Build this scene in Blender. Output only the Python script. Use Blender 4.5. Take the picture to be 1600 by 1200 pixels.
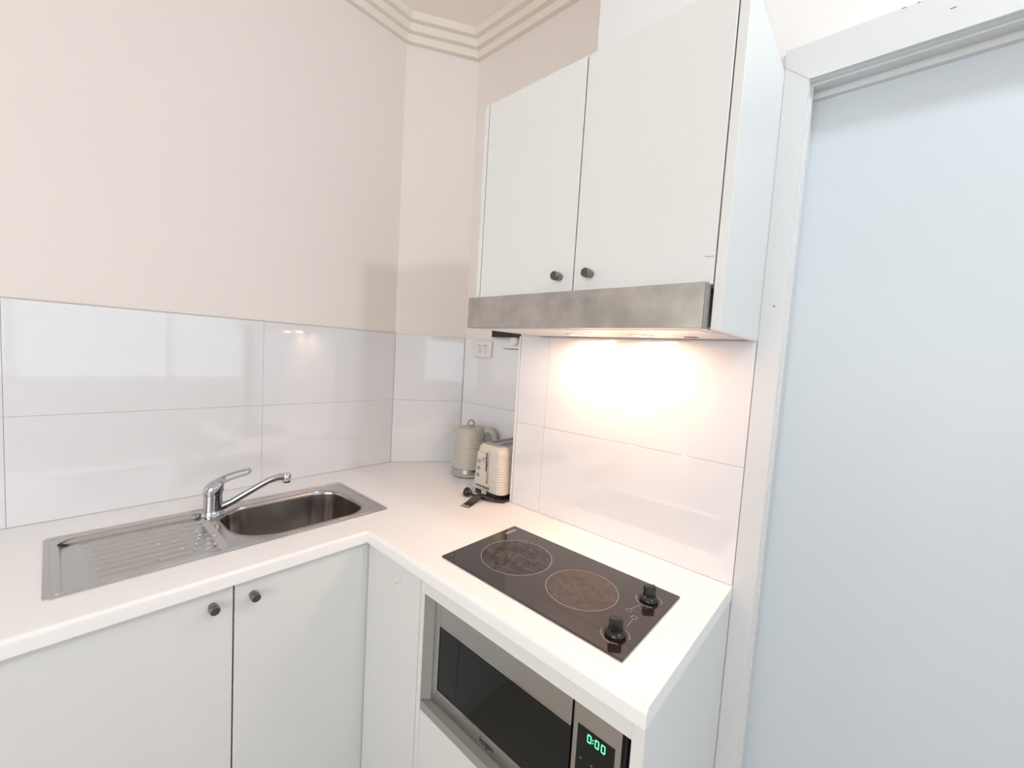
import bpy, bmesh, math, random
from mathutils import Vector, Matrix
random.seed(7)
C = bpy.context.scene.collection
for o in list(bpy.data.objects): bpy.data.objects.remove(o, do_unlink=True)
ZC = 0.9          # the worktop surface stands 0.9 m above the floor; shapes below give z from the worktop

# ------------------------------------------------------------------ camera
cam_d = bpy.data.cameras.new('camera'); cam = bpy.data.objects.new('camera', cam_d); C.objects.link(cam)
cam_d.sensor_width = 36; cam_d.lens = 641.67/1600*36; cam_d.clip_start = .02
r_ = Vector((0.66460044, -0.7447548, 0.06038668)); u_ = Vector((0.01219028, 0.0916139, 0.99571999)); f_ = Vector((0.7470995, 0.66101981, -0.06996541))
m = Matrix((r_, u_, -f_)).transposed().to_4x4(); m.translation = Vector((-0.58027, -1.01585, 0.51129+ZC)); cam.matrix_world = m
bpy.context.scene.camera = cam
sc = bpy.context.scene
sc.view_settings.view_transform = 'Standard'; sc.view_settings.look = 'None'
sc.view_settings.exposure = 0.45; sc.view_settings.gamma = 1; sc.view_settings.use_curve_mapping = False
# ------------------------------------------------------------------ world and lights
w = bpy.data.worlds.new('world'); sc.world = w; w.use_nodes = True
w.node_tree.nodes['Background'].inputs[0].default_value = (.75, .85, 1, 1); w.node_tree.nodes['Background'].inputs[1].default_value = 1.0
def lamp(name, kind, loc, power, col, **k):
    d = bpy.data.lights.new(name, kind); d.energy = power; d.color = col
    for a, b in k.items(): setattr(d, a, b)
    o = bpy.data.objects.new(name, d); o.location = (loc[0], loc[1], loc[2]+ZC); C.objects.link(o); return o
CEIL = 1.877
H, S, N = .4821, .5798, .6872
XF, YN = .4318, .4088
YB, YE = -.097, -.807
WIN = (-1.9, 1.3, .02, 1.25)   # window opening in the far wall
YF = -3.4
L_CEIL = lamp('ceiling_lamp', 'POINT', (.02, -1.75, CEIL-.13), 275, (.82, .93, 1.0), shadow_soft_size=.05)
L_WIN = lamp('window_and_fill_light', 'AREA', ((WIN[0]+WIN[1])/2, YF+.03, (WIN[2]+WIN[3])/2), 3, (.62, .82, 1.0), shape='RECTANGLE', size=WIN[1]-WIN[0], size_y=WIN[3]-WIN[2])
L_WIN.rotation_euler = (math.radians(90), 0, 0)
FILL = (-2.3, -.3, .05, 1.35)  # opening added in the far left wall for fill light
L_FILL = lamp('window_and_fill_light', 'AREA', (-2.6+.03, (FILL[0]+FILL[1])/2, (FILL[2]+FILL[3])/2), 23, (1.0, .985, .965), shape='RECTANGLE', size=FILL[3]-FILL[2], size_y=FILL[1]-FILL[0])  # unseen soft source, added to fill the cabinet fronts
L_FILL.rotation_euler = (0, math.radians(-90), 0)
for y in (-.395, -.580):
    lamp('hood_lamp', 'AREA', (.404, y, .572), .86, (1.0, .56, .34), shape='DISK', size=.036)

# ------------------------------------------------------------------ materials
def mat(name, col, rough=.5, metal=0., spec=.5, coat=0., bump=0., bscale=40., var=0., vscale=8., emit=None, estr=0., stretch=None):
    m = bpy.data.materials.new(name); m.use_nodes = True; nt = m.node_tree; b = nt.nodes['Principled BSDF']
    b.inputs['Base Color'].default_value = (*col, 1); b.inputs['Roughness'].default_value = rough
    b.inputs['Metallic'].default_value = metal; b.inputs['Specular IOR Level'].default_value = spec
    b.inputs['Coat Weight'].default_value = coat; b.inputs['Coat Roughness'].default_value = .03
    tc = nt.nodes.new('ShaderNodeTexCoord'); mp = nt.nodes.new('ShaderNodeMapping'); nt.links.new(tc.outputs['Object'], mp.inputs[0])
    if stretch: mp.inputs['Scale'].default_value = stretch
    if bump:
        n = nt.nodes.new('ShaderNodeTexNoise'); n.inputs['Scale'].default_value = bscale; n.inputs['Detail'].default_value = 4
        nt.links.new(mp.outputs[0], n.inputs['Vector'])
        bp = nt.nodes.new('ShaderNodeBump'); bp.inputs['Strength'].default_value = bump; bp.inputs['Distance'].default_value = .002
        nt.links.new(n.outputs[0], bp.inputs['Height']); nt.links.new(bp.outputs[0], b.inputs['Normal'])
    if var:
        n = nt.nodes.new('ShaderNodeTexNoise'); n.inputs['Scale'].default_value = vscale; n.inputs['Detail'].default_value = 5
        nt.links.new(mp.outputs[0], n.inputs['Vector'])
        mx = nt.nodes.new('ShaderNodeMix'); mx.data_type = 'RGBA'
        mx.inputs[6].default_value = (*[c*(1-var) for c in col], 1); mx.inputs[7].default_value = (*[min(1, c*(1+var)) for c in col], 1)
        nt.links.new(n.outputs[0], mx.inputs[0]); nt.links.new(mx.outputs[2], b.inputs['Base Color'])
    if emit: b.inputs['Emission Color'].default_value = (*emit, 1); b.inputs['Emission Strength'].default_value = estr
    return m
M = dict(
 cream=mat('cream_wall_paint', (.83, .765, .725), .6, bump=.03, bscale=60, var=.012, vscale=3),
 white=mat('white_wall_paint', (.80, .79, .785), .6, bump=.03, bscale=60),
 ceiling=mat('ceiling_paint', (.93, .85, .78), .7, bump=.02),
 cornice=mat('cornice_plaster', (.84, .77, .69), .6, bump=.02),
 tile=mat('gloss_white_tile', (.77, .765, .785), .035, spec=.85, coat=.35, var=.01, vscale=2),
 grout=mat('grout', (.74, .73, .72), .8, bump=.05),
 melamine=mat('white_melamine', (.735, .74, .73), .38, bump=.02, bscale=300),
 dark_gap=mat('dark_recess_board', (.03, .03, .03), .8, var=.2),
 worktop=mat('white_laminate_worktop', (.90, .885, .875), .32, bump=.015, bscale=400, var=.01),
 frame=mat('frame_gloss_paint', (.66, .67, .68), .35, bump=.004, bscale=30),
 door=mat('pale_blue_door_paint', (.585, .64, .68), .42, bump=.03, bscale=12),
 steel=mat('brushed_steel', (.46, .44, .42), .34, metal=1., bump=.03, bscale=60, var=.10, vscale=9, stretch=(1, 1, 1)),
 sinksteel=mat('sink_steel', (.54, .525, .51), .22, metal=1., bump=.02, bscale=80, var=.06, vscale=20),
 bowlshade=mat('shaded_bowl_steel', (.40, .375, .355), .20, metal=1., bump=.04, bscale=30, var=.22, vscale=16),  # sink steel darkened to carry the dark reflections inside the bowl
 hoodsteel=mat('smudged_steel', (.42, .395, .37), .40, metal=.8, bump=.02, bscale=60, var=.42, vscale=20),
 chrome=mat('chrome', (.50, .515, .54), .06, metal=1., var=.02),
 nickel=mat('dark_nickel', (.26, .24, .225), .32, metal=1., var=.05, vscale=60),
 nickelcap=mat('dark_knob_cap', (.13, .12, .11), .35, metal=.9, var=.1),
 glassb=mat('black_ceramic_glass', (.022, .014, .012), .07, coat=.6, var=.3, vscale=6),
 ring=mat('printed_ring', (.34, .30, .28), .4, var=.1),
 print=mat('white_print', (.75, .75, .75), .4, var=.05),
 black=mat('black_plastic', (.012, .011, .011), .25, var=.2),
 blackm=mat('matt_black_plastic', (.02, .018, .018), .55, var=.2),
 mwglass=mat('dark_microwave_glass', (.003, .004, .0035), .05, spec=.35, var=.2),
 kettle=mat('cream_plastic', (.50, .47, .415), .35, bump=.03, bscale=90),
 toaster=mat('pale_cream_plastic', (.64, .585, .52), .33, bump=.02, bscale=90),
 paper=mat('grey_label', (.45, .43, .46), .6, var=.1),
 whitep=mat('white_plastic', (.80, .78, .74), .35, bump=.01),
 greyp=mat('grey_plastic', (.30, .28, .26), .4, var=.05),
 trimshade=mat('shade_grey_trim', (.30, .295, .28), .4, bump=.01),  # grey puts the shade of the microwave recess into the colour
 sealshade=mat('sealant_shadow', (.52, .47, .42), .6, bump=.02),
 green=mat('green_led', (.1, .9, .3), .4, emit=(.10, 1.0, .28), estr=2.2, var=.01),
 floor=mat('pale_floor', (.55, .50, .45), .5, var=.1, vscale=4),
 lampg=mat('lit_lens', (1, .9, .75), .4, emit=(1, .72, .45), estr=10, var=.01),
 lampc=mat('lit_diffuser', (1, 1, 1), .4, emit=(.93, .97, 1), estr=6, var=.01),
 pane=mat('bright_window_pane', (.9, .95, 1), .3, emit=(.74, .87, 1), estr=.5, var=.01),
 fill_pane=mat('glowing_fill_pane', (1, .97, .93), .3, emit=(1, .985, .965), estr=.45, var=.01),  # glow of the added fill window
 water=mat('water', (.85, .87, .9), .02, metal=.7, var=.02),
)
# burner residue: patchy grey brown deposit
def residue(name, seed, lo, hi):
    m = bpy.data.materials.new(name); m.use_nodes = True; nt = m.node_tree; b = nt.nodes['Principled BSDF']
    tc = nt.nodes.new('ShaderNodeTexCoord'); n = nt.nodes.new('ShaderNodeTexNoise'); n.noise_dimensions = '4D'; n.inputs['W'].default_value = seed
    n.inputs['Scale'].default_value = 55; n.inputs['Detail'].default_value = 9; n.inputs['Roughness'].default_value = .7; n.inputs['Distortion'].default_value = 1.2
    nt.links.new(tc.outputs['Object'], n.inputs['Vector'])
    cr = nt.nodes.new('ShaderNodeValToRGB'); cr.color_ramp.elements[0].position = .44; cr.color_ramp.elements[1].position = .74
    cr.color_ramp.elements[0].color = (*lo, 1); cr.color_ramp.elements[1].color = (*hi, 1)
    nt.links.new(n.outputs[0], cr.inputs[0]); nt.links.new(cr.outputs[0], b.inputs['Base Color'])
    b.inputs['Roughness'].default_value = .3
    return m
M['residue1'] = residue('burnt_residue', 1.3, (.008, .006, .005), (.15, .12, .105))
M['residue2'] = residue('faint_residue', 5.1, (.05, .036, .031), (.13, .10, .088))

# ------------------------------------------------------------------ mesh builder
class MB:
    def __init__(s): s.bm = bmesh.new()
    def box(s, x0, x1, y0, y1, z0, z1, bev=0., seg=2):
        t = bmesh.new(); bmesh.ops.create_cube(t, size=1)
        x0, x1 = sorted((x0, x1)); y0, y1 = sorted((y0, y1)); z0, z1 = sorted((z0, z1))
        for v in t.verts: v.co = Vector((x0+(v.co.x+.5)*(x1-x0), y0+(v.co.y+.5)*(y1-y0), z0+(v.co.z+.5)*(z1-z0)))
        if bev: bmesh.ops.bevel(t, geom=t.edges[:], offset=min(bev, .45*min(x1-x0, y1-y0, z1-z0)), segments=seg, affect='EDGES', profile=.5)
        s.join(t); return s
    def join(s, t):
        me = bpy.data.meshes.new('t'); t.to_mesh(me); t.free(); s.bm.from_mesh(me); bpy.data.meshes.remove(me)
    def prism(s, pts, z0, z1, bev=0.):
        t = bmesh.new(); a = [t.verts.new((p[0], p[1], z0)) for p in pts]; b = [t.verts.new((p[0], p[1], z1)) for p in pts]
        n = len(pts); t.faces.new(a[::-1]); t.faces.new(b)
        for i in range(n): t.faces.new((a[i], a[(i+1) % n], b[(i+1) % n], b[i]))
        bmesh.ops.recalc_face_normals(t, faces=t.faces[:])
        if bev: bmesh.ops.bevel(t, geom=t.edges[:], offset=bev, segments=2, affect='EDGES')
        s.join(t); return s
    def lathe(s, prof, c, ax=(0, 0, 1), seg=40, sx=None):
        ax = Vector(ax).normalized(); a = ax.orthogonal().normalized(); b = ax.cross(a); c = Vector(c)
        t = bmesh.new(); rings = []
        for r, h in prof:
            if r < 1e-6: rings.append([t.verts.new(c+ax*h)])
            else: rings.append([t.verts.new(c+ax*h+(a*math.cos(k*2*math.pi/seg)+b*math.sin(k*2*math.pi/seg))*r) for k in range(seg)])
        for p, q in zip(rings, rings[1:]):
            if len(p) == 1 and len(q) == 1: continue
            for k in range(seg):
                j = (k+1) % seg
                if len(p) == 1: t.faces.new((p[0], q[k], q[j]))
                elif len(q) == 1: t.faces.new((p[k], p[j], q[0]))
                else: t.faces.new((p[k], p[j], q[j], q[k]))
        bmesh.ops.recalc_face_normals(t, faces=t.faces[:]); s.join(t); return s
    def tube(s, pts, r, seg=14, closed=False, flat=1., up=(0, 0, 1)):
        pts = [Vector(p) for p in pts]; n = len(pts); rr = r if isinstance(r, (list, tuple)) else [r]*n
        t = bmesh.new(); rings = []; up = Vector(up)
        for i, p in enumerate(pts):
            if closed: d = pts[(i+1) % n]-pts[i-1]
            else: d = pts[min(i+1, n-1)]-pts[max(i-1, 0)]
            d.normalize(); a = d.cross(up)
            if a.length < 1e-4: a = d.cross(Vector((1, 0, 0)))
            a.normalize(); b = a.cross(d)
            rings.append([t.verts.new(p+(a*math.cos(k*2*math.pi/seg)+b*math.sin(k*2*math.pi/seg)*flat)*rr[i]) for k in range(seg)])
        m_ = n if closed else n-1
        for i in range(m_):
            p, q = rings[i], rings[(i+1) % n]
            for k in range(seg): t.faces.new((p[k], p[(k+1) % seg], q[(k+1) % seg], q[k]))
        if not closed: t.faces.new(rings[0][::-1]); t.faces.new(rings[-1])
        bmesh.ops.recalc_face_normals(t, faces=t.faces[:]); s.join(t); return s
    def loft(s, loops, cap=True):
        t = bmesh.new(); R = [[t.verts.new(p) for p in L] for L in loops]
        n = len(R[0])
        for p, q in zip(R, R[1:]):
            for k in range(n): t.faces.new((p[k], p[(k+1) % n], q[(k+1) % n], q[k]))
        if cap: t.faces.new(R[0][::-1]); t.faces.new(R[-1])
        bmesh.ops.recalc_face_normals(t, faces=t.faces[:]); s.join(t); return s
    def xf(s, mtx): bmesh.ops.transform(s.bm, matrix=mtx, verts=s.bm.verts[:]); return s
def origin(o):
    v = Vector((0, 0, 0))
    while o: v = v+o.location; o = o.parent
    return v
def build(name, mb, m, parent=None, smooth=None, label=None, cat=None, group=None, kind=None, loc=None):
    """one mesh object; shapes are written in room coordinates with z from the worktop"""
    me = bpy.data.meshes.new(name); bm = mb.bm
    base = origin(parent) if parent else Vector(((loc[0], loc[1], loc[2]+ZC) if loc else (0, 0, 0)))
    bmesh.ops.translate(bm, verts=bm.verts[:], vec=Vector((0, 0, ZC))-base)
    bm.to_mesh(me); bm.free(); me.materials.append(M[m] if isinstance(m, str) else m)
    o = bpy.data.objects.new(name, me); C.objects.link(o)
    if parent: o.parent = parent
    else: o.location = base
    for p in me.polygons: p.use_smooth = False
    if smooth is not None:
        for p in me.polygons: p.use_smooth = True
        me.set_sharp_from_angle(angle=math.radians(smooth))
    if label: o['label'] = label
    if cat: o['category'] = cat
    if group: o['group'] = group
    if kind: o['kind'] = kind
    return o
def thing(name, label, cat, loc, group=None):
    o = bpy.data.objects.new(name, None); C.objects.link(o); o.location = (loc[0], loc[1], loc[2]+ZC); o.empty_display_size = .05
    o['label'] = label; o['category'] = cat
    if group: o['group'] = group
    return o
def rrect(x0, x1, y0, y1, r, z, seg=8):
    out = []
    rs = r if isinstance(r, (list, tuple)) else (r,)*4      # corners: (x1,y0) (x1,y1) (x0,y1) (x0,y0)
    for (cx, cy, a0), q in zip(((x1, y0, -90), (x1, y1, 0), (x0, y1, 90), (x0, y0, 180)), rs):
        sx = -1 if cx == x1 else 1; sy = -1 if cy == y1 else 1
        for k in range(seg+1):
            a = math.radians(a0+90*k/seg); out.append((cx+sx*q+q*math.cos(a), cy+sy*q+q*math.sin(a), z))
    return out
def text_mb(txt, size, mtx, ext=.0002):
    cu = bpy.data.curves.new('t', 'FONT'); cu.body = txt; cu.size = size; cu.extrude = ext; cu.align_x = 'CENTER'; cu.align_y = 'CENTER'
    o = bpy.data.objects.new('t', cu); C.objects.link(o); bpy.context.view_layer.update()
    me = bpy.data.meshes.new_from_object(o.evaluated_get(bpy.context.evaluated_depsgraph_get()))
    mb = MB(); mb.bm.from_mesh(me); bpy.data.objects.remove(o); bpy.data.curves.remove(cu); bpy.data.meshes.remove(me)
    return mb.xf(mtx)
def frame_mtx(loc, right, up):
    r = Vector(right).normalized(); u = Vector(up).normalized(); n = r.cross(u)
    m = Matrix((r, u, n)).transposed().to_4x4(); m.translation = Vector(loc); return m
def offset_path(path, d):
    out = []; n = len(path)
    nor = []
    for a, b in zip(path, path[1:]):
        v = Vector((b[0]-a[0], b[1]-a[1])).normalized(); nor.append(Vector((v.y, -v.x)))
    for i, p in enumerate(path):
        if i == 0: q = Vector(p)+nor[0]*d
        elif i == n-1: q = Vector(p)+nor[-1]*d
        else:
            a, b = nor[i-1], nor[i]; q = Vector(p)+(a+b)*(d/(1+a.dot(b)))
        out.append((q.x, q.y))
    return out

# ------------------------------------------------------------------ the setting
FZ = -.9
XL, XR2 = -2.6, 2.3            # far left wall, far right wall of the room beyond the doorway wall
T = .006                       # tile thickness
WS, WH, WN = S+T, H+.008, N+T  # wall surfaces
def st(name, mb, m, **k): return build(name, mb, m, kind='structure', **k)
st('wall_left', MB().box(XL-.1, XF+.02, WS, WS+.1, FZ, CEIL), 'cream')
st('wall_angled', MB().prism([(XF+.0018, WS), (WN+.004, YN+.004), (WN+.06, YN+.09), (XF+.05, WS+.1)], FZ, CEIL), 'cream')
st('wall_back', MB().box(WN, WN+.1, -.3213-.1, YN+.0055, FZ, CEIL), 'cream')
DY0, DY1, DZ = -.8534, -1.72, 1.1236
wr = MB()
wr.box(WH, WN, YB, -.3213, FZ, .66)
wr.box(WH, WN, -.3213, DY0-.001, FZ, CEIL)
wr.box(WH, WN, DY0-.001, DY1, DZ+.001, CEIL)
wr.box(WH, WN, DY1, -1.85, FZ, CEIL)
st('wall_right', wr, 'white')
wl = MB(); a, b, c, d = FILL
wl.box(XL-.1, XL, YF, a, FZ, CEIL).box(XL-.1, XL, b, WS, FZ, CEIL).box(XL-.1, XL, a, b, FZ, c).box(XL-.1, XL, a, b, d, CEIL)
st('wall_far_left', wl, 'white')
fr = MB().box(XL-.06, XL-.01, a, b, c, c+.05).box(XL-.06, XL-.01, a, b, d-.05, d)
for y in (a, (a+b)/2-.025, b-.05): fr.box(XL-.06, XL-.01, y, y+.05, c, d)
wo2 = st('fill_window', fr, 'frame')  # unseen window, added to carry the fill light
build('pane', MB().box(XL-.05, XL-.044, a, b, c, d), 'fill_pane', wo2)
st('wall_far_right', MB().box(XR2, XR2+.1, YF, -1.75, FZ, CEIL), 'white')
st('wall_beyond', MB().box(WN, XR2, -1.75, -1.65, FZ, CEIL), 'white')
wf = MB()
wf.box(XL, WIN[0], YF-.1, YF, FZ, CEIL).box(WIN[1], XR2, YF-.1, YF, FZ, CEIL).box(WIN[0], WIN[1], YF-.1, YF, FZ, WIN[2]).box(WIN[0], WIN[1], YF-.1, YF, WIN[3], CEIL)
st('wall_window', wf, 'white')
fr = MB(); a, b, c, d = WIN
fr.box(a, b, YF-.06, YF-.01, c, c+.05).box(a, b, YF-.06, YF-.01, d-.05, d)
for x in (a, a+(b-a)/3, a+2*(b-a)/3, b-.05): fr.box(x, x+.05, YF-.06, YF-.01, c, d)
wo = st('window_1', fr, 'frame')
build('pane', MB().box(a, b, YF-.05, YF-.044, c, d), 'pane', wo)
st('floor', MB().box(XL-.1, XR2+.1, YF-.1, WS+.1, FZ-.05, FZ), 'floor')
st('ceiling', MB().box(XL-.1, XR2+.1, YF-.1, WS+.1, CEIL, CEIL+.05), 'ceiling')
# stepped plaster cornice, mitred round the corner
path = [(XL, WS), (XF+.0018, WS), (WN, YN+.004), (WN, -.3213), (WH, -.3213), (WH, -1.85)]
prof = [(0, 0), (.021, 0), (.021, .030), (.043, .030), (.043, .060), (.065, .060), (.065, .090), (0, .090)]
cm = MB(); loops = []
offs = [offset_path(path, p[0]) for p in prof]
# turn the inner return at the pipe casing properly: path order keeps the room on the right-hand side
for i in range(len(path)): loops.append([(offs[k][i][0], offs[k][i][1], CEIL-.09+prof[k][1]) for k in range(len(prof))])
cm.loft(loops)
st('trim_1', cm, 'cornice')
# door leaf and its painted frame
DX = .55
door = st('door_1', MB().box(DX, DX+.035, DY0+.002, DY1, FZ+.005, DZ-.014), 'door')
tr = MB()
def yz(mb, pts, x0, x1):
    mb.loft([[(x0, y, z) for y, z in pts], [(x1, y, z) for y, z in pts]])
yz(tr, [(YE-.0005, FZ), (DY0, FZ), (DY0, DZ-.0004), (YE-.0005, 1.1640)], H, WH)     # left architrave, mitred
yz(tr, [(DY1, FZ), (DY1-.06, FZ), (DY1-.06, 1.1978), (DY1, DZ)], H, WH)
st('trim_2', tr, 'frame')
hd_ = MB(); yz(hd_, [(DY0, DZ), (YE+.0005, 1.1646), (YE+.0005, 1.1978), (DY1-.06, 1.1978), (DY1, DZ)], H-.0008, WH)
st('trim_3', hd_, 'frame')
jm = MB()
jm.box(WH, WN, DY0, DY0-.0012+.004, FZ, DZ)                            # jamb lining
jm.box(H+.022, H+.036, DY0-.005, DY0, FZ, DZ)                          # bead
jm.box(H+.022, H+.036, DY0-.005, DY1, DZ-.005, DZ)
jm.box(WH+.0002, WN, DY0, DY1, DZ-.0015, DZ-.0002)
jm.box(DX-.012, DX+.036, DY0, DY1, DZ-.0160, DZ-.0015)                 # track under the head
jm.box(DX-.006, DX+.03, DY0-.0035, DY0, FZ, DZ-.016)
jm.box(WH, WN, DY1, DY1-.002, FZ, DZ)
st('trim_4', jm, 'frame')
# old paint chips on the frame
for (y, z, l) in ((-1.056, 1.1650, .008), (-.990, 1.1970, .006), (-1.010, 1.1970, .004)):
    build('paint_chip', MB().box(H-.0013, H-.0007, y-l/2, y+l/2, z-.0005, z+.0005), 'dark_gap', bpy.data.objects['trim_3'], label='small dark chip in the white paint')
build('paint_chip', MB().box(H-.0004, H, -.8335, -.8305, .652, .655), 'dark_gap', bpy.data.objects['trim_2'], label='tiny dark nick')

# ------------------------------------------------------------------ tiled splashbacks
G = .0007
def tiles_plane(mb, cuts, zc, fn, z0=0.):
    for a, b in zip(cuts, cuts[1:]):
        for c, d in zip(zc, zc[1:]): fn(mb, a+G/2, b-G/2, c+G/2, d-G/2)
ZT, ZJ = .5751, .2830
mb = MB()
def tb(mb, a, b, c, d): mb.box(a, b, S, S+T-.001, c, d, .0006, 1)
tiles_plane(mb, [-1.80, -1.2304, -.6586, -.0868, XF], [0.0005, ZJ, ZT], tb)
sp = build('tiled_splashback', mb, 'tile', label='long glossy white tiled splashback behind the sink', cat='splashback')
build('grout', MB().box(-1.80, XF, S+T-.0025, S+T-.0004, .0005, ZT-.001), 'grout', sp)
build('sealant_shadow', MB().box(-1.80, XF, S+.0005, WS-.0002, ZT-.0004, ZT+.0030), 'sealshade', sp)  # thin bead coloured to draw the shadow line above the tiles
mb = MB(); n2 = Vector((XF-N, S-YN)).normalized()
L = math.hypot(N-XF, YN-S)
for c, d in ((.0005, ZJ), (ZJ, ZT)):
    t = MB().box(G, L-G, 0, T-.001, c+G/2, d-G/2, .0006, 1)
    t.xf(Matrix.Translation((XF, S, 0)) @ Matrix.Rotation(math.atan2(YN-S, N-XF), 4, 'Z')); mb.bm.from_mesh((lambda me: (t.bm.to_mesh(me), me)[1])(bpy.data.meshes.new('q')))
build('tiled_splashback', mb, 'tile', label='short angled glossy white splashback between sink wall and kettle corner', cat='splashback')
mb = MB()
def tbn(mb, a, b, c, d): mb.box(N, N+T-.001, a, b, c, d, .0006, 1)
tiles_plane(mb, [YB+.001, YN-.001], [0.0005, ZJ, ZT], tbn)
sp = build('tiled_splashback', mb, 'tile', label='white splashback behind the kettle and toaster, carrying the switch plate', cat='splashback')
build('slot', MB().box(N-.0004, N, -.02, .165, .5345, .5375), 'dark_gap', sp, label='short dark slot near the top')
mb = MB()
def tbh(mb, a, b, c, d): mb.box(H, WH-.001, a, b, c, d, .0006, 1)
tiles_plane(mb, [YE+.001, -.2255, YB-.010], [0.0005, ZJ+.0015, .5765], tbh)
sp = build('tiled_splashback', mb, 'tile', label='glossy tiled splashback behind the hob, lit warm by the rangehood', cat='splashback')
build('grout', MB().box(WH-.0025, WH-.0004, YE+.001, YB-.006, .0005, .5765), 'grout', sp)
build('edge_trim', MB().box(H-.0015, WH-.0004, YB-.0085, YB-.0005, .0005, .5765, .001, 1), 'whitep', sp, label='narrow white edge strip')

# ------------------------------------------------------------------ worktop with real cut-outs
SX0, SX1, SY0, SY1 = -.5963, .1302, .1038, .4429
BX0, BX1, BY0, BY1 = -.272, .082, .128, .388
HX0, HX1, HY0, HY1 = .0617, .3363, -.7366, -.2494
t = bmesh.new(); TH = .032
outer = [(-1.75, 0), (0, 0), (0, YE), (WH-.0005, YE), (WH-.0005, YB+.0005), (WN-.0005, YB+.0005), (WN-.0005, YN+.003), (XF+.001, WS-.0005), (-1.75, WS-.0005)]
hole = [(p[0], p[1]) for p in rrect(SX0+.010, SX1-.010, SY0+.010, SY1-.010, .015, 0)]
hole2 = [(HX0+.012, HY0+.012), (HX1-.012, HY0+.012), (HX1-.012, HY1-.012), (HX0+.012, HY1-.012)]
tops = []
for z in (0, -TH):
    edges = []
    for lp in (outer, hole, hole2):
        vs = [t.verts.new((x, y, z)) for x, y in lp]
        es = [t.edges.new((vs[i], vs[(i+1) % len(vs)])) for i in range(len(vs))]
        edges += es; tops.append(vs)
    bmesh.ops.triangle_fill(t, edges=edges, use_beauty=True)
for a, b in zip(tops[:3], tops[3:]):
    for i in range(len(a)): t.faces.new((a[i], a[(i+1) % len(a)], b[(i+1) % len(a)], b[i]))
bmesh.ops.recalc_face_normals(t, faces=t.faces[:])
fe = [e for e in t.edges if all(abs(v.co.z) < 1e-6 for v in e.verts) and len(e.link_faces) == 2 and
      (all(abs(v.co.y) < 1e-6 and v.co.x <= 0 for v in e.verts) or all(abs(v.co.x) < 1e-6 and v.co.y <= 1e-6 for v in e.verts))]
bmesh.ops.bevel(t, geom=fe, offset=.009, segments=5, affect='EDGES', profile=.5)
mb = MB(); mb.join(t)
build('kitchen_worktop', mb, 'worktop', smooth=35, label='white L-shaped laminate worktop carrying the sink and the hob', cat='worktop')

# ------------------------------------------------------------------ knobs
def knob_mb(c, ax, r=.0098, l=.026):
    a = MB().lathe([(0, 0), (r*.82, 0), (r*.82, l*.35), (r, l*.42), (r, l-.002), (r-.0012, l-.0002), (r*.86, l)], c, ax, 28)
    b = MB().lathe([(r*.86, l-.0012), (r*.86, l-.0005), (0, l-.0005)], c, ax, 28)
    return a, b
def add_knob(c, ax, door):
    a, b = knob_mb(c, ax); k = build('knob', a, 'nickel', door, smooth=35, label='dark metal cylinder knob'); build('cap', b, 'nickelcap', k, smooth=35)

# ------------------------------------------------------------------ sink base cabinet
XG = .0255; FY = .018; ZD = -.036
sb = thing('sink_cabinet', 'white base cabinet with two flat doors under the sink', 'cabinet', (-.7, .3, FZ))
cb = MB()
cb.box(-1.75, -1.734, .037, WS-.001, -.80, -TH-.001).box(-.9, -.884, .037, WS-.001, -.80, -TH-.001).box(XG-.010, XG+.006, FY+.019, WS-.001, -.80, -.20)
cb.box(-1.734, XG-.01, .037, WS-.001, -.80, -.784).box(-1.734, XG-.01, WS-.010, WS-.001, -.784, -TH-.001)
cb.box(-1.734, XG-.01, .037, .055, -.09, -TH-.001)
cb.box(XG-.010, XG+.006, FY+.019, .075, -.20, -TH-.001)
build('carcass', cb, 'melamine', sb)
build('kickboard', MB().box(-1.75, XG, .06, .076, FZ+.001, -.80), 'melamine', sb)
for a, b in ((-1.745, -.8815), (-.8785, -.3130), (-.3095, XG-.004)):
    d = build('door', MB().box(a, b, FY, FY+.018, -.79, ZD, .0012, 1), 'melamine', sb)
    if a == -.8785: add_knob((-.3515, FY, -.0735), (0, -1, 0), d)
    if a == -.3095: add_knob((-.2735, FY, -.0765), (0, -1, 0), d)

# ------------------------------------------------------------------ hob run cabinet with the microwave opening
XFc = .016
hc = thing('microwave_cabinet', 'white base cabinet under the hob holding a built-in microwave', 'cabinet', (.25, -.45, FZ))
build('filler_panel', MB().box(XFc, XFc+.016, -.2305, FY-.003+.0, -.79, ZD+.001, .0008, 1), 'melamine', hc)
build('side_panel', MB().box(.0035, H, YE+.0005, -.7865, FZ+.001, -TH-.0008, .0006, 1), 'melamine', hc, label='white end panel facing the door')
build('inner_side_panel', MB().box(XFc, H, -.248, -.2325, -.79, -TH-.001, .0006, 1), 'melamine', hc)
build('trim_strip', MB().prism([(XFc+.001, -.2485), (.046, -.2485), (.046, -.2665), (.035, -.2665)], -.348, -.066), 'trimshade', hc)
build('top_rail', MB().box(.005, .021, -.786, -.2485, -.0655, -TH-.001, .0006, 1), 'melamine', hc)
build('shelf', MB().box(XFc, H-.02, -.7865, -.2485, -.372, -.350, .0012, 2), 'trimshade', hc)
build('lower_door', MB().box(XFc+.003, XFc+.019, -.785, -.2325, -.79, -.376, .001, 1), 'melamine', hc)
build('kickboard', MB().box(.07, .086, -.786, -.01, FZ+.001, -.80), 'melamine', hc)
build('back_panel', MB().box(H-.012, H-.002, -.7865, -.2485, -.79, -TH-.001), 'dark_gap', hc)
build('void_lining', MB().box(.06, H-.014, -.786, -.7845, -.349, -.068), 'dark_gap', hc, label='black gap beside the microwave')
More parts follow.
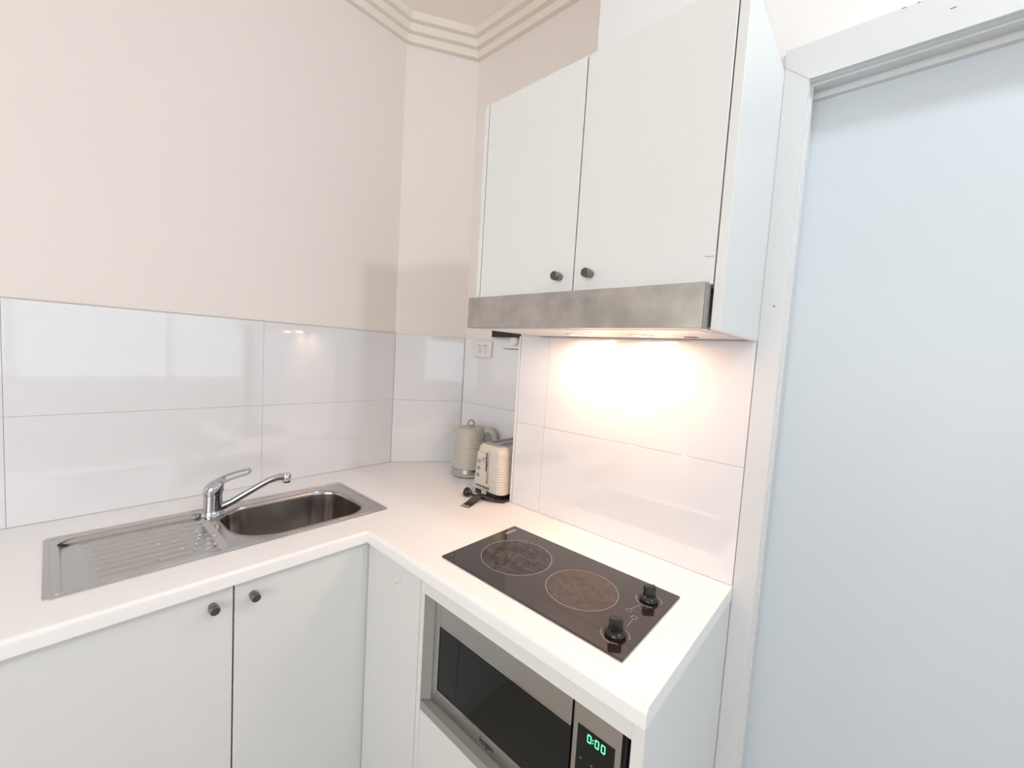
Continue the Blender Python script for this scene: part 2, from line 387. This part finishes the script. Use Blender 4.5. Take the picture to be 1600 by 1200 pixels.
# adhesive hook
hk = build('adhesive_hook', MB().box(XFc-.0018, XFc, -.1455, -.1265, -.112, -.074, .0008, 1), 'whitep', label='tiny white adhesive hook on the filler panel below the worktop corner', cat='hook')
build('hook_arm', MB().tube([(XFc-.002, -.136, -.090), (XFc-.007, -.136, -.098), (XFc-.010, -.136, -.096), (XFc-.011, -.136, -.091)], .0016, 8), 'whitep', hk, smooth=60)

# ------------------------------------------------------------------ microwave
mw = thing('microwave_oven', 'built-in silver microwave with black glass door and green clock', 'microwave', (.2, -.51, -.350))
MX = .036; y0, y1 = -.2665, -.662
build('housing', MB().box(MX+.014, .40, -.7625, y0-.001, -.3495, -.074, .002), 'blackm', mw)
df = MB()
gz0, gz1 = -.311, -.147; gy0 = -.2865
df.box(MX, MX+.0135, y0, gy0, -.348, -.076, .0012).box(MX, MX+.0135, gy0, y1, gz1, -.076, .0012).box(MX, MX+.0135, gy0, y1, -.348, gz0, .0012)
dfo = build('door', df, 'steel', mw, label='brushed steel door frame')
build('glass', MB().box(MX+.0015, MX+.008, y1, gy0-.0006, gz0+.0006, gz1-.0006), 'mwglass', dfo, label='black glass')
rim = MB().box(MX-.0008, MX, gy0+.004, gy0, gz0-.003, gz1+.003).box(MX-.0008, MX, gy0, y1, gz1, gz1+.003).box(MX-.0008, MX, gy0, y1, gz0-.003, gz0)
build('glass_rim', rim, 'chrome', dfo)
build('lettering', text_mb('kogan', .0185, frame_mtx((MX-.0003, -.4600, -.3295), (0, -1, 0), (0, 0, 1)), .0003), 'black', dfo)
pf = MB().box(MX, MX+.0135, -.6665, -.7590, -.348, -.076, .0012)
pn = build('control_panel', pf, 'steel', mw, label='brushed steel control panel')
ds = build('display', MB().box(MX-.0006, MX+.001, -.6760, -.7485, -.334, -.131, .0003, 1), 'mwglass', pn, label='black display strip')
# seven-segment clock 0:00
dg = MB(); yy = -.7000; zt_, h_, w_, s_ = -.1385, .0145, .0078, .0014
def zero(y):
    x0, x1 = MX-.0010, MX-.0006; k = .0006
    for (a, b, c, d) in ((y-k, y-w_+k, 0, -s_), (y-k, y-w_+k, -h_+s_, -h_), (y, y-s_, -k-s_, -h_/2+k), (y, y-s_, -h_/2-k, -h_+k+s_), (y-w_+s_, y-w_, -k-s_, -h_/2+k), (y-w_+s_, y-w_, -h_/2-k, -h_+k+s_)):
        dg.box(x0, x1, a, b, zt_+c, zt_+d)
zero(-.6965); zero(-.7115); zero(-.7235)
dg.box(MX-.001, MX-.0006, -.7068, -.7083, zt_-.004, zt_-.0055).box(MX-.001, MX-.0006, -.7068, -.7083, zt_-.0095, zt_-.011)
build('clock_digits', dg, 'green', ds, label='green 0:00 digits')
for i in range(4):
    for j in range(3): build('key_mark', MB().box(MX-.0009, MX-.0006, -.684-j*.022, -.688-j*.022, -.190-i*.03, -.1915-i*.03), 'greyp', ds)

# ------------------------------------------------------------------ sink
sk = thing('kitchen_sink', 'stainless steel inset sink with drainer and one bowl', 'sink', ((SX0+SX1)/2, (SY0+SY1)/2, 0))
t = bmesh.new(); ZS = .0022
DX0, DX1, DY0_, DY1_ = -.5765, -.292, .122, .412
lo = rrect(SX0, SX1, SY0, SY1, .012, ZS); lb = rrect(BX0, BX1, BY0, BY1, (.075, .075, .085, .11), ZS); ld = rrect(DX0, DX1, DY0_, DY1_, (.02, .03, .04, .02), ZS)
es = []; L3 = []
for lp in (lo, lb, ld):
    vs = [t.verts.new(p) for p in lp]; L3.append(vs)
    es += [t.edges.new((vs[i], vs[(i+1) % len(vs)])) for i in range(len(vs))]
bmesh.ops.triangle_fill(t, edges=es, use_beauty=True)
vo = [t.verts.new((p[0], p[1], .0002)) for p in rrect(SX0-.0002, SX1+.0002, SY0-.0002, SY1+.0002, .012, 0)]
for i in range(len(vo)): t.faces.new((L3[0][i], L3[0][(i+1) % len(vo)], vo[(i+1) % len(vo)], vo[i]))
bmesh.ops.recalc_face_normals(t, faces=t.faces[:])
for f in t.faces:
    if f.normal.z < -.5: f.normal_flip()
deck = MB(); deck.join(t)
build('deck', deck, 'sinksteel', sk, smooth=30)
# bowl with rolled rim and rounded floor
bl = []
for ins, z in ((-.004, ZS), (-.003, ZS+.0014), (-.0005, ZS+.0016), (.0015, ZS), (.003, -.008), (.006, -.05), (.012, -.115), (.02, -.135), (.035, -.146), (.06, -.149), (.10, -.151)):
    q = tuple(max(.02, r-ins*.6) for r in (.075, .075, .085, .11)); bl.append(rrect(BX0+ins, BX1-ins, BY0+ins, BY1-ins, q, z))
bmw = MB().loft(bl, cap=False)
tt = bmesh.new(); vs = [tt.verts.new(p) for p in bl[-1]]; tt.faces.new(vs); bmw.join(tt)
bowl = build('bowl', bmw, 'bowlshade', sk, smooth=50)
build('strainer', MB().lathe([(.042, 0), (.042, .002), (.036, .0025), (.032, -.0004), (.006, -.0004), (.005, .006), (0, .007)], ((BX0+BX1)/2, (BY0+BY1)/2, -.1505)), 'chrome', bowl, smooth=40)
# pressed drainer with eight ribs
dr = bmesh.new(); NX, NY = 90, 260; grid = []
def sm(a, b, x): x = min(1, max(0, (x-a)/(b-a))); return x*x*(3-2*x)
r_in = .03
for i in range(NX+1):
    row = []
    for j in range(NY+1):
        x = DX0+(DX1-DX0)*i/NX; y = DY0_+(DY1_-DY0_)*j/NY
        e = min(x-DX0, DX1-x, y-DY0_, DY1_-y)
        z = ZS-.0085*sm(0, .012, e)
        k = (y-(DY0_+.028))/(.0295); ph = k-math.floor(k)
        if 0 <= k < 8 and x > DX0+.035 :
            wv = math.exp(-((ph-.5)/.20)**2)*.0040
            z += wv*sm(DX0+.035, DX0+.06, x)*(1-.75*sm(DX1-.08, DX1-.015, x))
        z += -.0012*sm(DX0, DX1, x)*sm(0, .012, e)
        row.append(dr.verts.new((x, y, z)))
    grid.append(row)
for i in range(NX):
    for j in range(NY): dr.faces.new((grid[i][j], grid[i+1][j], grid[i+1][j+1], grid[i][j+1]))
# square corners of the sheet sit under the deck
for row in grid:
    for v in row:
        pass
mb = MB(); mb.join(dr); mb.xf(Matrix.Translation((0, 0, -.0003)))
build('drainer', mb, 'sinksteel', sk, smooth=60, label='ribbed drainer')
# raised bead round the deck
bd = MB(); pr = rrect(SX0+.010, SX1-.012, SY0+.010, SY1-.010, .02, ZS+.0001)
bd.tube(pr, .0009, 8, closed=True)
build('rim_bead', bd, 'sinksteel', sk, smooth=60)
# drops
wd = MB()
for k in range(26):
    x = random.uniform(-.43, -.25); y = random.uniform(.17, .40)
    if x > -.29 and y < .36: x -= .06
    r = random.uniform(.0015, .0036); wd.lathe([(r, 0), (r*.8, r*.35), (r*.4, r*.5), (0, r*.55)], (x, y, -.0050 if x < -.292 else ZS), seg=12)
build('water_drops', wd, 'water', smooth=60, label='scattered water drops on the ribbed drainer', cat='water drops', kind='stuff')

# ------------------------------------------------------------------ mixer tap
tp = thing('mixer_tap', 'chrome single-lever mixer tap at the back of the sink', 'tap', (-.274, .372, ZS))
tx, ty = -.274, .372
build('body', MB().lathe([(0, ZS), (.0285, ZS), (.0285, ZS+.003), (.0262, ZS+.006), (.0245, .02), (.0230, .045), (.0228, .064), (.0205, .0645), (.0205, .066), (0, .066)], (tx, ty, 0)), 'chrome', tp, smooth=35)
cp = MB().lathe([(.0205, .0655), (.0240, .0665), (.0245, .072), (.0243, .086), (.0225, .094), (.0170, .0995), (.009, .102), (0, .1025)], (tx, ty, 0))
for v in cp.bm.verts:   # the cap leans up towards the lever
    k = max(0, v.co.z-.072)/.03; dx = v.co.x-tx
    v.co.z += dx*.42*min(1, k); v.co.x += .006*k
capo = build('cap', cp, 'chrome', tp, smooth=50)
# open loop lever
A = Vector((tx+.004, ty+.002, .092)); B = Vector((-.190, .352, .121)); dv = (B-A); side = (dv.cross(Vector((0, 0, 1))).normalized()+Vector((0, 0, -.45))).normalized()
arm = MB(); loop = []
for k in range(15): 
    u = k/14; wv = .0135-.003*u; loop.append(A+dv*u*.93+side*wv+Vector((0, 0, .004*math.sin(u*math.pi))))
for k in range(1, 8):
    a = math.pi*k/8; loop.append(A+dv*.93+side*.0105*math.cos(a)+dv.normalized()*.0095*math.sin(a))
for k in range(15):
    u = 1-k/14; wv = .0135-.003*u; loop.append(A+dv*u*.93-side*wv+Vector((0, 0, .004*math.sin(u*math.pi))))
arm.tube(loop, .0041, 10, closed=True, flat=.8)
hub = [A+dv*u for u in (-.10, .0, .12, .24, .33)]
arm.tube(hub, [.014, .0155, .0145, .0125, .010], 18, flat=.62)
build('lever', arm, 'chrome', tp, smooth=60)
build('marker', MB().lathe([(.0036, 0), (.003, .0015), (0, .002)], (tx+.0225, ty-.009, .075), (.9, -.35, .1), 14), 'black', capo, smooth=50)
P0 = Vector((tx+.012, ty-.004, .026)); P1 = Vector((-.110, .300, .105))
pts = []; hd = Vector((P1.x-P0.x, P1.y-P0.y, 0)); 
for u, z in ((0, .024), (.08, .0265), (.2, .036), (.35, .052), (.5, .0675), (.62, .080), (.74, .0915), (.84, .0985), (.92, .1015), (1.0, .1015)):
    pts.append(Vector((P0.x+hd.x*u, P0.y+hd.y*u, z)))
spt = build('spout', MB().tube(pts, [.0115, .0108, .0100, .0096, .0094, .0092, .0092, .0094, .0100, .0104], 18), 'chrome', tp, smooth=60)
E_ = pts[-1]+hd.normalized()*.006
build('aerator', MB().lathe([(0, .010), (.009, .0095), (.0112, .006), (.0115, -.012), (.0105, -.0175), (.008, -.018), (0, -.0175)], E_, seg=28), 'chrome', spt, smooth=40)

# ------------------------------------------------------------------ hob
hb = thing('ceramic_hob', 'black glass hob with two cooking zones set in the worktop', 'hob', ((HX0+HX1)/2, (HY0+HY1)/2, 0))
GZ = .0045
gl = build('glass_top', MB().box(HX0, HX1, HY0, HY1, .0004, GZ, .0010, 1), 'glassb', hb)
def ring(c, r, w=.0007, z=GZ+.0002, seg=72):
    return MB().lathe([(r-w, -.00015), (r-w, .0001), (r+w, .0001), (r+w, -.00015)], (c[0], c[1], z), seg=seg)
for (c, r, mt, lb) in (((.1985, -.3770), .0895, 'residue1', 'burner zone with heavy grey residue'), ((.1975, -.5700), .0795, 'residue2', 'burner zone with faint residue')):
    z = build('burner_zone', MB().lathe([(0, .0001), (r-.003, .0001), (r-.003, -.0001)], (c[0], c[1], GZ+.0001), seg=72), mt, gl, label=lb)
    build('ring', ring(c, r), 'ring', z)
# faint outer scorch line beside the nearer zone
for k0, k1, rr, cc in ((20, 75, .087, (.1985, -.578)), (-30, 30, .0935, (.2, -.380)), (150, 200, .088, (.1955, -.572))):
    pts = [(cc[0]+rr*math.cos(math.radians(a)), cc[1]+rr*math.sin(math.radians(a)), GZ+.0002) for a in range(k0, k1, 5)]
    build('scorch_mark', MB().tube(pts, .0006, 6, flat=.2), 'residue2', gl)
KN = ((.2690, -.6940), (.1140, -.6960))
for c, ln in (((.2045, -.6800), ((.2105, -.6815), (.2390, -.6885))), ((.1885, -.6985), ((.1825, -.6990), (.1500, -.7010)))):
    pm = MB().tube([(c[0]+.0052*math.cos(a*math.pi/8), c[1]+.0052*math.sin(a*math.pi/8), GZ+.0002) for a in range(16)], .0006, 6, closed=True, flat=.4)
    for a in (45, 135, 225, 315):
        a = math.radians(a); pm.tube([(c[0]+.005*math.cos(a), c[1]+.005*math.sin(a), GZ+.0002), (c[0]+.0075*math.cos(a), c[1]+.0075*math.sin(a), GZ+.0002)], .0006, 6, flat=.4)
    pm.tube([(*ln[0], GZ+.0002), (*ln[1], GZ+.0002)], .0006, 6, flat=.4)
    build('zone_symbol', pm, 'ring', gl)
for c in KN:
    for a0, a1 in ((100, 215), (-80, 35)):
        pm = MB().tube([(c[0]+.0262*math.cos(math.radians(a)), c[1]+.0262*math.sin(math.radians(a)), GZ+.0002) for a in range(a0, a1, 6)], .0007, 6, flat=.4)
        if a0 == 100:
            for a in range(100, 216, 19):
                q = math.radians(a); pm.tube([(c[0]+.0258*math.cos(q), c[1]+.0258*math.sin(q), GZ+.0002), (c[0]+.0288*math.cos(q), c[1]+.0288*math.sin(q), GZ+.0002)], .0006, 6, flat=.4)
        build('dial_scale', pm, 'ring', gl)
build('indicator_dot', MB().lathe([(0, .0001), (.0016, .0001), (.0016, -.0001)], (.083, -.2655, GZ+.0001), seg=12), 'ring', gl)
build('lettering', text_mb('HÄFELE', .0125, frame_mtx((.295, -.2710, GZ+.0002), (1, 0, 0), (0, 1, 0)), .0001), 'print', gl)
for c in KN:
    k = build('control_knob', MB().lathe([(0, .0002), (.019, .0002), (.0200, .003), (.0198, .006), (.0175, .0095), (.0145, .0115), (0, .0118)], (c[0], c[1], GZ), seg=40), 'black', hb, smooth=40)
    g = MB(); pr2 = []
    g.loft([rrect(c[0]-.0125*s, c[0]+.0125*s, c[1]-.0062*s, c[1]+.0062*s, .0035*s, GZ+z, 5) for s, z in ((1.10, .010), (1.0, .016), (1.0, .0305), (.96, .0320))])
    g.xf(Matrix.Translation((c[0], c[1], 0)) @ Matrix.Rotation(math.radians(-44 if c == KN[0] else -52), 4, 'Z') @ Matrix.Translation((-c[0], -c[1], 0)))
    build('grip', g, 'black', k, smooth=40)

# ------------------------------------------------------------------ wall cabinet
XC = .1859; CZ0, CZ1 = .5774, 1.1543
wc = thing('wall_cabinet', 'white two-door wall cabinet above the rangehood', 'cabinet', (.33, -.5, CZ0))
cc = MB()
cc.box(XC, WH-.0005, YE, YE+.0160, CZ0, CZ1, .0005, 1)
cc.box(XC, WH-.0005, -.2038+.0015, -.1880, CZ0, CZ1, .0005, 1)
cc.box(XC+.0195, WH-.0005, YE+.0160, -.2023, CZ1-.016, CZ1)
cc.box(XC+.0195, WH-.0005, YE+.0160, -.2023, .653, .669)
cc.box(WH-.012, WH-.0005, YE+.016, -.2023, .669, CZ1-.016)
build('carcass', cc, 'melamine', wc)
build('bottom_edging', MB().box(XC+.001, WH-.001, YE+.0002, YE+.0158, CZ0-.0012, CZ0-.0001), 'worktop', wc)
for a, b in ((-.2045, -.4965), (-.4995, -.7885)):
    d = build('door', MB().box(XC, XC+.018, b, a, .6545, CZ1, .0010, 1), 'melamine', wc)
    add_knob((XC, -.4625 if a > -.3 else -.5420, .6925), (-1, 0, 0), d)
    if a < -.3: build('scratch', MB().tube([(XC-.0001, -.7700, .7050), (XC-.0001, -.7780, .7030), (XC-.0001, -.7865, .7035)], .0005, 5), 'greyp', d, label='short grey scratch')

# ------------------------------------------------------------------ rangehood
rh = thing('rangehood', 'slide-out stainless rangehood under the wall cabinet, lights on', 'rangehood', (.33, -.48, CZ0))
build('front_visor', MB().box(.1650, .1835, -.7829, -.1829, CZ0, .6565, .0008, 1), 'hoodsteel', rh, label='smudged brushed steel visor')
build('visor_end_cap', MB().box(.1660, .1870, -.7858, -.7831, CZ0+.0005, .656, .0005, 1), 'greyp', rh)
ub = MB()
ub.box(.188, WH-.006, -.7800, -.2050, CZ0+.006, .645)
build('housing', ub, 'greyp', rh)
un = build('underside', MB().box(.1845, WH-.014, -.7800, -.2050, CZ0+.0006, CZ0+.0058, .0005, 1), 'whitep', rh, label='white underside panel')
fl = MB()
for i in range(2): fl.box(.205, .30, -.765+i*.28, -.495+i*.28, CZ0-.0006, CZ0+.0006, .0004, 1)
build('grease_filter', fl, 'worktop', un, label='white grease filters')
for y in (-.395, -.580):
    l = build('lamp_rim', MB().lathe([(.030, .001), (.030, -.003), (.025, -.004), (.024, 0)], (.375, y, CZ0+.0022), seg=32), 'chrome', un, smooth=50)
    build('lamp_lens', MB().lathe([(.024, -.001), (.018, -.003), (0, -.0035)], (.375, y, CZ0+.0018), seg=32), 'lampg', l, smooth=60)
build('catch', MB().box(.40, .418, -.700, -.672, CZ0-.0009, CZ0+.0006), 'black', un, label='small black catch')

# ------------------------------------------------------------------ switch plate and adaptor in the nook
sw = thing('switch_plate', 'white double switch plate high on the kettle corner wall', 'switch', (N, .287, .528))
build('plate', MB().box(N-.009, N-.0001, .2290, .3440, .4935, .5640, .0035, 3), 'whitep', sw, smooth=50)
for y in (.2965, .2645):
    o = MB().tube([(N-.0092, y+p[0], .527+p[1]) for p in rrect(-.0072, .0072, -.0125, .0125, .0055, 0, 5)], .0009, 6, closed=True, up=(1, 0, 0))
    f_r = build('rocker_frame', o, 'greyp', sw)
    build('rocker', MB().box(N-.0105, N-.0088, y-.0055, y+.0055, .5165, .5375, .0008), 'whitep', f_r, smooth=40)
tm = MB()
for y, l in ((.3035, .014), (.2800, .009), (.2655, .013), (.2520, .008)): tm.box(N-.0094, N-.0089, y-l/2, y+l/2, .5445, .5480)
build('printed_legend', tm, 'greyp', sw)
ad = thing('power_adaptor', 'black power adaptor on the wall beneath the left end of the wall cabinet', 'adaptor', (N, .15, .5825))
build('body', MB().box(N-.022, N-.0008, .052, .2180, .5826, .650, .002), 'black', ad)
build('plug', MB().lathe([(0, .0145), (.019, .0140), (.0210, .010), (.0210, 0)], (N-.0006, .100, .5705), (-1, 0, 0), 28), 'whitep', ad, smooth=40, label='round white plug')

# ------------------------------------------------------------------ kettle
kx, ky = .592, .236
kt = thing('electric_kettle', 'cream ridged electric kettle in the corner beside the toaster', 'kettle', (kx, ky, 0))
build('base', MB().lathe([(0, .002), (.066, .002), (.071, .0035), (.0735, .008), (.0735, .012), (.070, .0155), (.0, .0155)], (kx, ky, 0), seg=56), 'kettle', kt, smooth=40)
build('base_ring', MB().lathe([(0, .0005), (.066, .0005), (.067, .0025), (.0, .0025)], (kx, ky, 0), seg=56), 'black', kt)
build('chrome_band', MB().lathe([(.068, .0158), (.0735, .0165), (.0733, .034), (.069, .0345)], (kx, ky, 0), seg=56), 'chrome', kt, smooth=40)
pf = [(.069, .0345), (.0726, .0348)]
z = .036
while z < .194:
    u = (z-.036)/.158; r = .0725-.0135*u+.0006*math.sin((z-.036)/.0098*2*math.pi)
    pf.append((r, z)); z += .0012
pf += [(.0585, .1955), (.0560, .1975), (.0, .1975)]
ko = MB().lathe(pf, (kx, ky, 0), seg=56)
bo = build('body', ko, 'kettle', kt, smooth=70)
sd = Vector((-.72, .69, 0)).normalized()      # spout faces away from the handle
# handle points right, towards the toaster
hdv = Vector((.62, -.78, 0)).normalized()
hp = [Vector((kx, ky, 0))+hdv*d+Vector((0, 0, z)) for d, z in ((.050, .176), (.066, .189), (.083, .190), (.098, .179), (.106, .152), (.107, .120), (.101, .088), (.088, .062), (.066, .050))]
build('handle', MB().tube(hp, [.0125, .0145, .0155, .0155, .015, .014, .0125, .012, .011], 16, flat=.85), 'kettle', kt, smooth=60)
lid = build('lid', MB().lathe([(.0545, .1970), (.0545, .2000), (.048, .2020), (.02, .2030), (0, .2033)], (kx, ky, 0), seg=48), 'kettle', kt, smooth=50)
q = [(kx+.0125*math.cos(a*math.pi/12)*.665, ky-.0125*math.cos(a*math.pi/12)*.745, +.2165+.0135*math.sin(a*math.pi/12)) for a in range(24)]
build('ring_pull', MB().tube(q, .0030, 10, closed=True, up=(.745, .665, 0)), 'nickel' if 0 else 'greyp', lid, smooth=60, label='grey metal ring pull')
sq = MB().prism([(kx-.047, ky+.028), (kx-.036, ky+.044), (kx-.052, ky+.050)], .180, .1965, .002)
build('spout', sq, 'kettle', kt)
build('power_cord', MB().tube([(kx+.055, ky-.065, .150), (kx+.073, ky-.10, .146), (kx+.085, ky-.16, .138), (.675, .0, .15), (.6785, -.05, .17)], .0028, 8), 'black', kt, smooth=60)

# ------------------------------------------------------------------ toaster
X0, X1 = .447, .672
ts = thing('toaster', 'pale cream two-slice toaster beside the kettle, cord at its foot', 'toaster', (.56, -.018, 0))
def tl(z, ripple=0., e=0.):
    u = (z-.022)/.165; a = .006*u; 
    return rrect(X0+a+e-ripple, X1-a-e+ripple, -.0860+.010*u+e-ripple, .0670-.017*u-e+ripple, .026, z, 8)
build('base', MB().loft([tl(.004, 0, .006), tl(.018, 0, .006), tl(.0225, 0, .004)]), 'black', ts, smooth=40)
lp = []; z = .0225; k = 0
while z < .158:
    lp.append(tl(z, .0005*math.sin(k*2*math.pi/5))); z += .0018; k += 1
lp += [tl(.160, 0), tl(.172, 0, .0008), tl(.181, 0, .004), tl(.186, 0, .010)]
tbod = build('body', MB().loft(lp), 'toaster', ts, smooth=70)
tp_ = build('top_plate', MB().loft([tl(.186, 0, .0115), tl(.1885, 0, .013)]), 'steel', ts, label='brushed steel top')
for y in (-.0345, .0130): build('slot', MB().box(X0+.045, X1-.030, y-.0125, y+.0125, .1883, .1892, .0), 'black', tp_, label='dark bread slot')
def slx(z): return X0+.006*(z-.022)/.165-.0018
fp = MB().loft([[(slx(z)-d, y, z) for (y, z) in ((.047, .030), (-.0185, .030), (-.0185, .158), (.040, .158))] for d in (-.001, .0006)])
fpo = build('front_panel', fp, 'toaster', ts, label='smooth control panel')
for z in (.1235, .0985, .0735):
    b_ = build('button', MB().lathe([(.0072, 0), (.0072, .002), (.0062, .0028), (0, .003)], (slx(z)-.0005,   .0300, z), (-1, 0, 0), 24), 'greyp', fpo, smooth=40)
build('lever_slot', MB().box(slx(.11)-.0012, slx(.11)+.002, -.0115, -.0055, .052, .160), 'black', fpo)
build('chrome_strip', MB().box(slx(.11)-.0035, slx(.11)+.001, -.0185, -.0120, .050, .163, .0015, 2), 'chrome', fpo, smooth=40)
build('lever', MB().box(slx(.13)-.013, slx(.13)-.001, -.012, .008, .130, .139, .003, 3), 'chrome', fpo, smooth=50)
build('crumb_tray', MB().box(slx(.04)-.004, slx(.04), -.030, .038, .0350, .0395, .001), 'nickel', ts, label='dark metal crumb tray')
build('tray_pull', MB().box(slx(.03)-.013, slx(.03), -.030, -.006, .0270, .0360, .002, 2), 'chrome', ts)
build('badge', MB().box(slx(.02)-.0055, slx(.02)-.001, -.020, .002, .0130, .0265, .001), 'toaster', ts)
cord = build('power_cord', MB().tube([(.400, .0330, .012), (.409, .010, .010), (.418, -.030, .008), (.428, -.062, .007), (.452, -.0935, .006), (.4765, -.0925, .006), (.485, -.0915, .006)], .0048, 10), 'black', ts, smooth=60, label='black cord lying along the front foot')
# plug standing on its side
pc = (.4020, .0480, .0165)
pl = build('plug', MB().lathe([(0, 0), (.011, .0), (.0155, .003), (.0165, .008), (.0155, .015), (.010, .022), (.006, .030), (0, .031)], pc, (.25, -.95, -.12), 28), 'black', cord, smooth=50, label='black round plug')
# flat warning tag hanging off the cord onto the worktop
tg = MB()
ctr = [Vector((.423, -.022, .016)), Vector((.405, -.020, .0145)), Vector((.388, -.020, .009)), Vector((.368, -.024, .0035)), Vector((.348, -.030, .0016)), Vector((.3270, -.0350, .0012))]
pa = []; pb = []
for i, c_ in enumerate(ctr):
    d_ = (ctr[min(i+1, 5)]-ctr[max(i-1, 0)]).normalized(); s2 = Vector((-d_.y, d_.x, 0)).normalized()
    pa.append(c_+s2*.0165); pb.append(c_-s2*.0165)
tg.loft([[a_, b_, b_+Vector((0, 0, .0007)), a_+Vector((0, 0, .0007))] for a_, b_ in zip(pa, pb)])
tgo = build('tag', tg, 'blackm', cord, label='flat black tag with a grey label')
lb_ = MB(); a5, b5 = pa[5]*.93+pa[4]*.07, pb[5]*.93+pb[4]*.07; a4, b4 = pa[4]*.55+pa[5]*.45, pb[4]*.55+pb[5]*.45
up_ = Vector((0, 0, .0009)); 
def inset(p, q, t): return p*(1-t)+q*t
Q = [inset(a5, b5, .08), inset(a5, b5, .92), inset(a4, b4, .92), inset(a4, b4, .08)]
lb_.loft([[v+up_ for v in Q], [v+up_*1.4 for v in Q]])
lbo = build('label', lb_, 'paper', tgo)
mk = MB()
for i in range(4):
    p0 = inset(inset(Q[0], Q[1], .30+.12*i), inset(Q[3], Q[2], .30+.12*i), .30); p1 = inset(inset(Q[0], Q[1], .30+.12*i), inset(Q[3], Q[2], .30+.12*i), .65)
    mk.tube([p0+up_*1.4, p1+up_*1.4], .0006, 6, flat=.4)
build('print', mk, 'blackm', lbo)
st_ = MB()
for i in range(4):
    t0 = .2+.2*i; st_.tube([inset(pa[k], pb[k], t0)+Vector((0, 0, .0009)) for k in (1, 2, 3)], .0006, 6, flat=.4)
build('stripe', st_, 'greyp', tgo)

# ------------------------------------------------------------------ ceiling light (behind the camera)
cl = thing('ceiling_light', 'round opal globe light on the ceiling', 'light', (.02, -1.75, CEIL))
build('rose', MB().lathe([(0, -.001), (.055, -.001), (.055, -.016), (.030, -.024), (.030, -.055), (0, -.055)], (.02, -1.75, CEIL), seg=40), 'whitep', cl, smooth=50)
gp = [(.022, -.055)]+[(.048*math.sin(a), -.13+.048*math.cos(a)) for a in [math.radians(26+154*k/20) for k in range(20)]]+[(0, -.178)]
gm = build('globe', MB().lathe(gp, (.02, -1.75, CEIL), seg=40), 'lampc', cl, smooth=60)
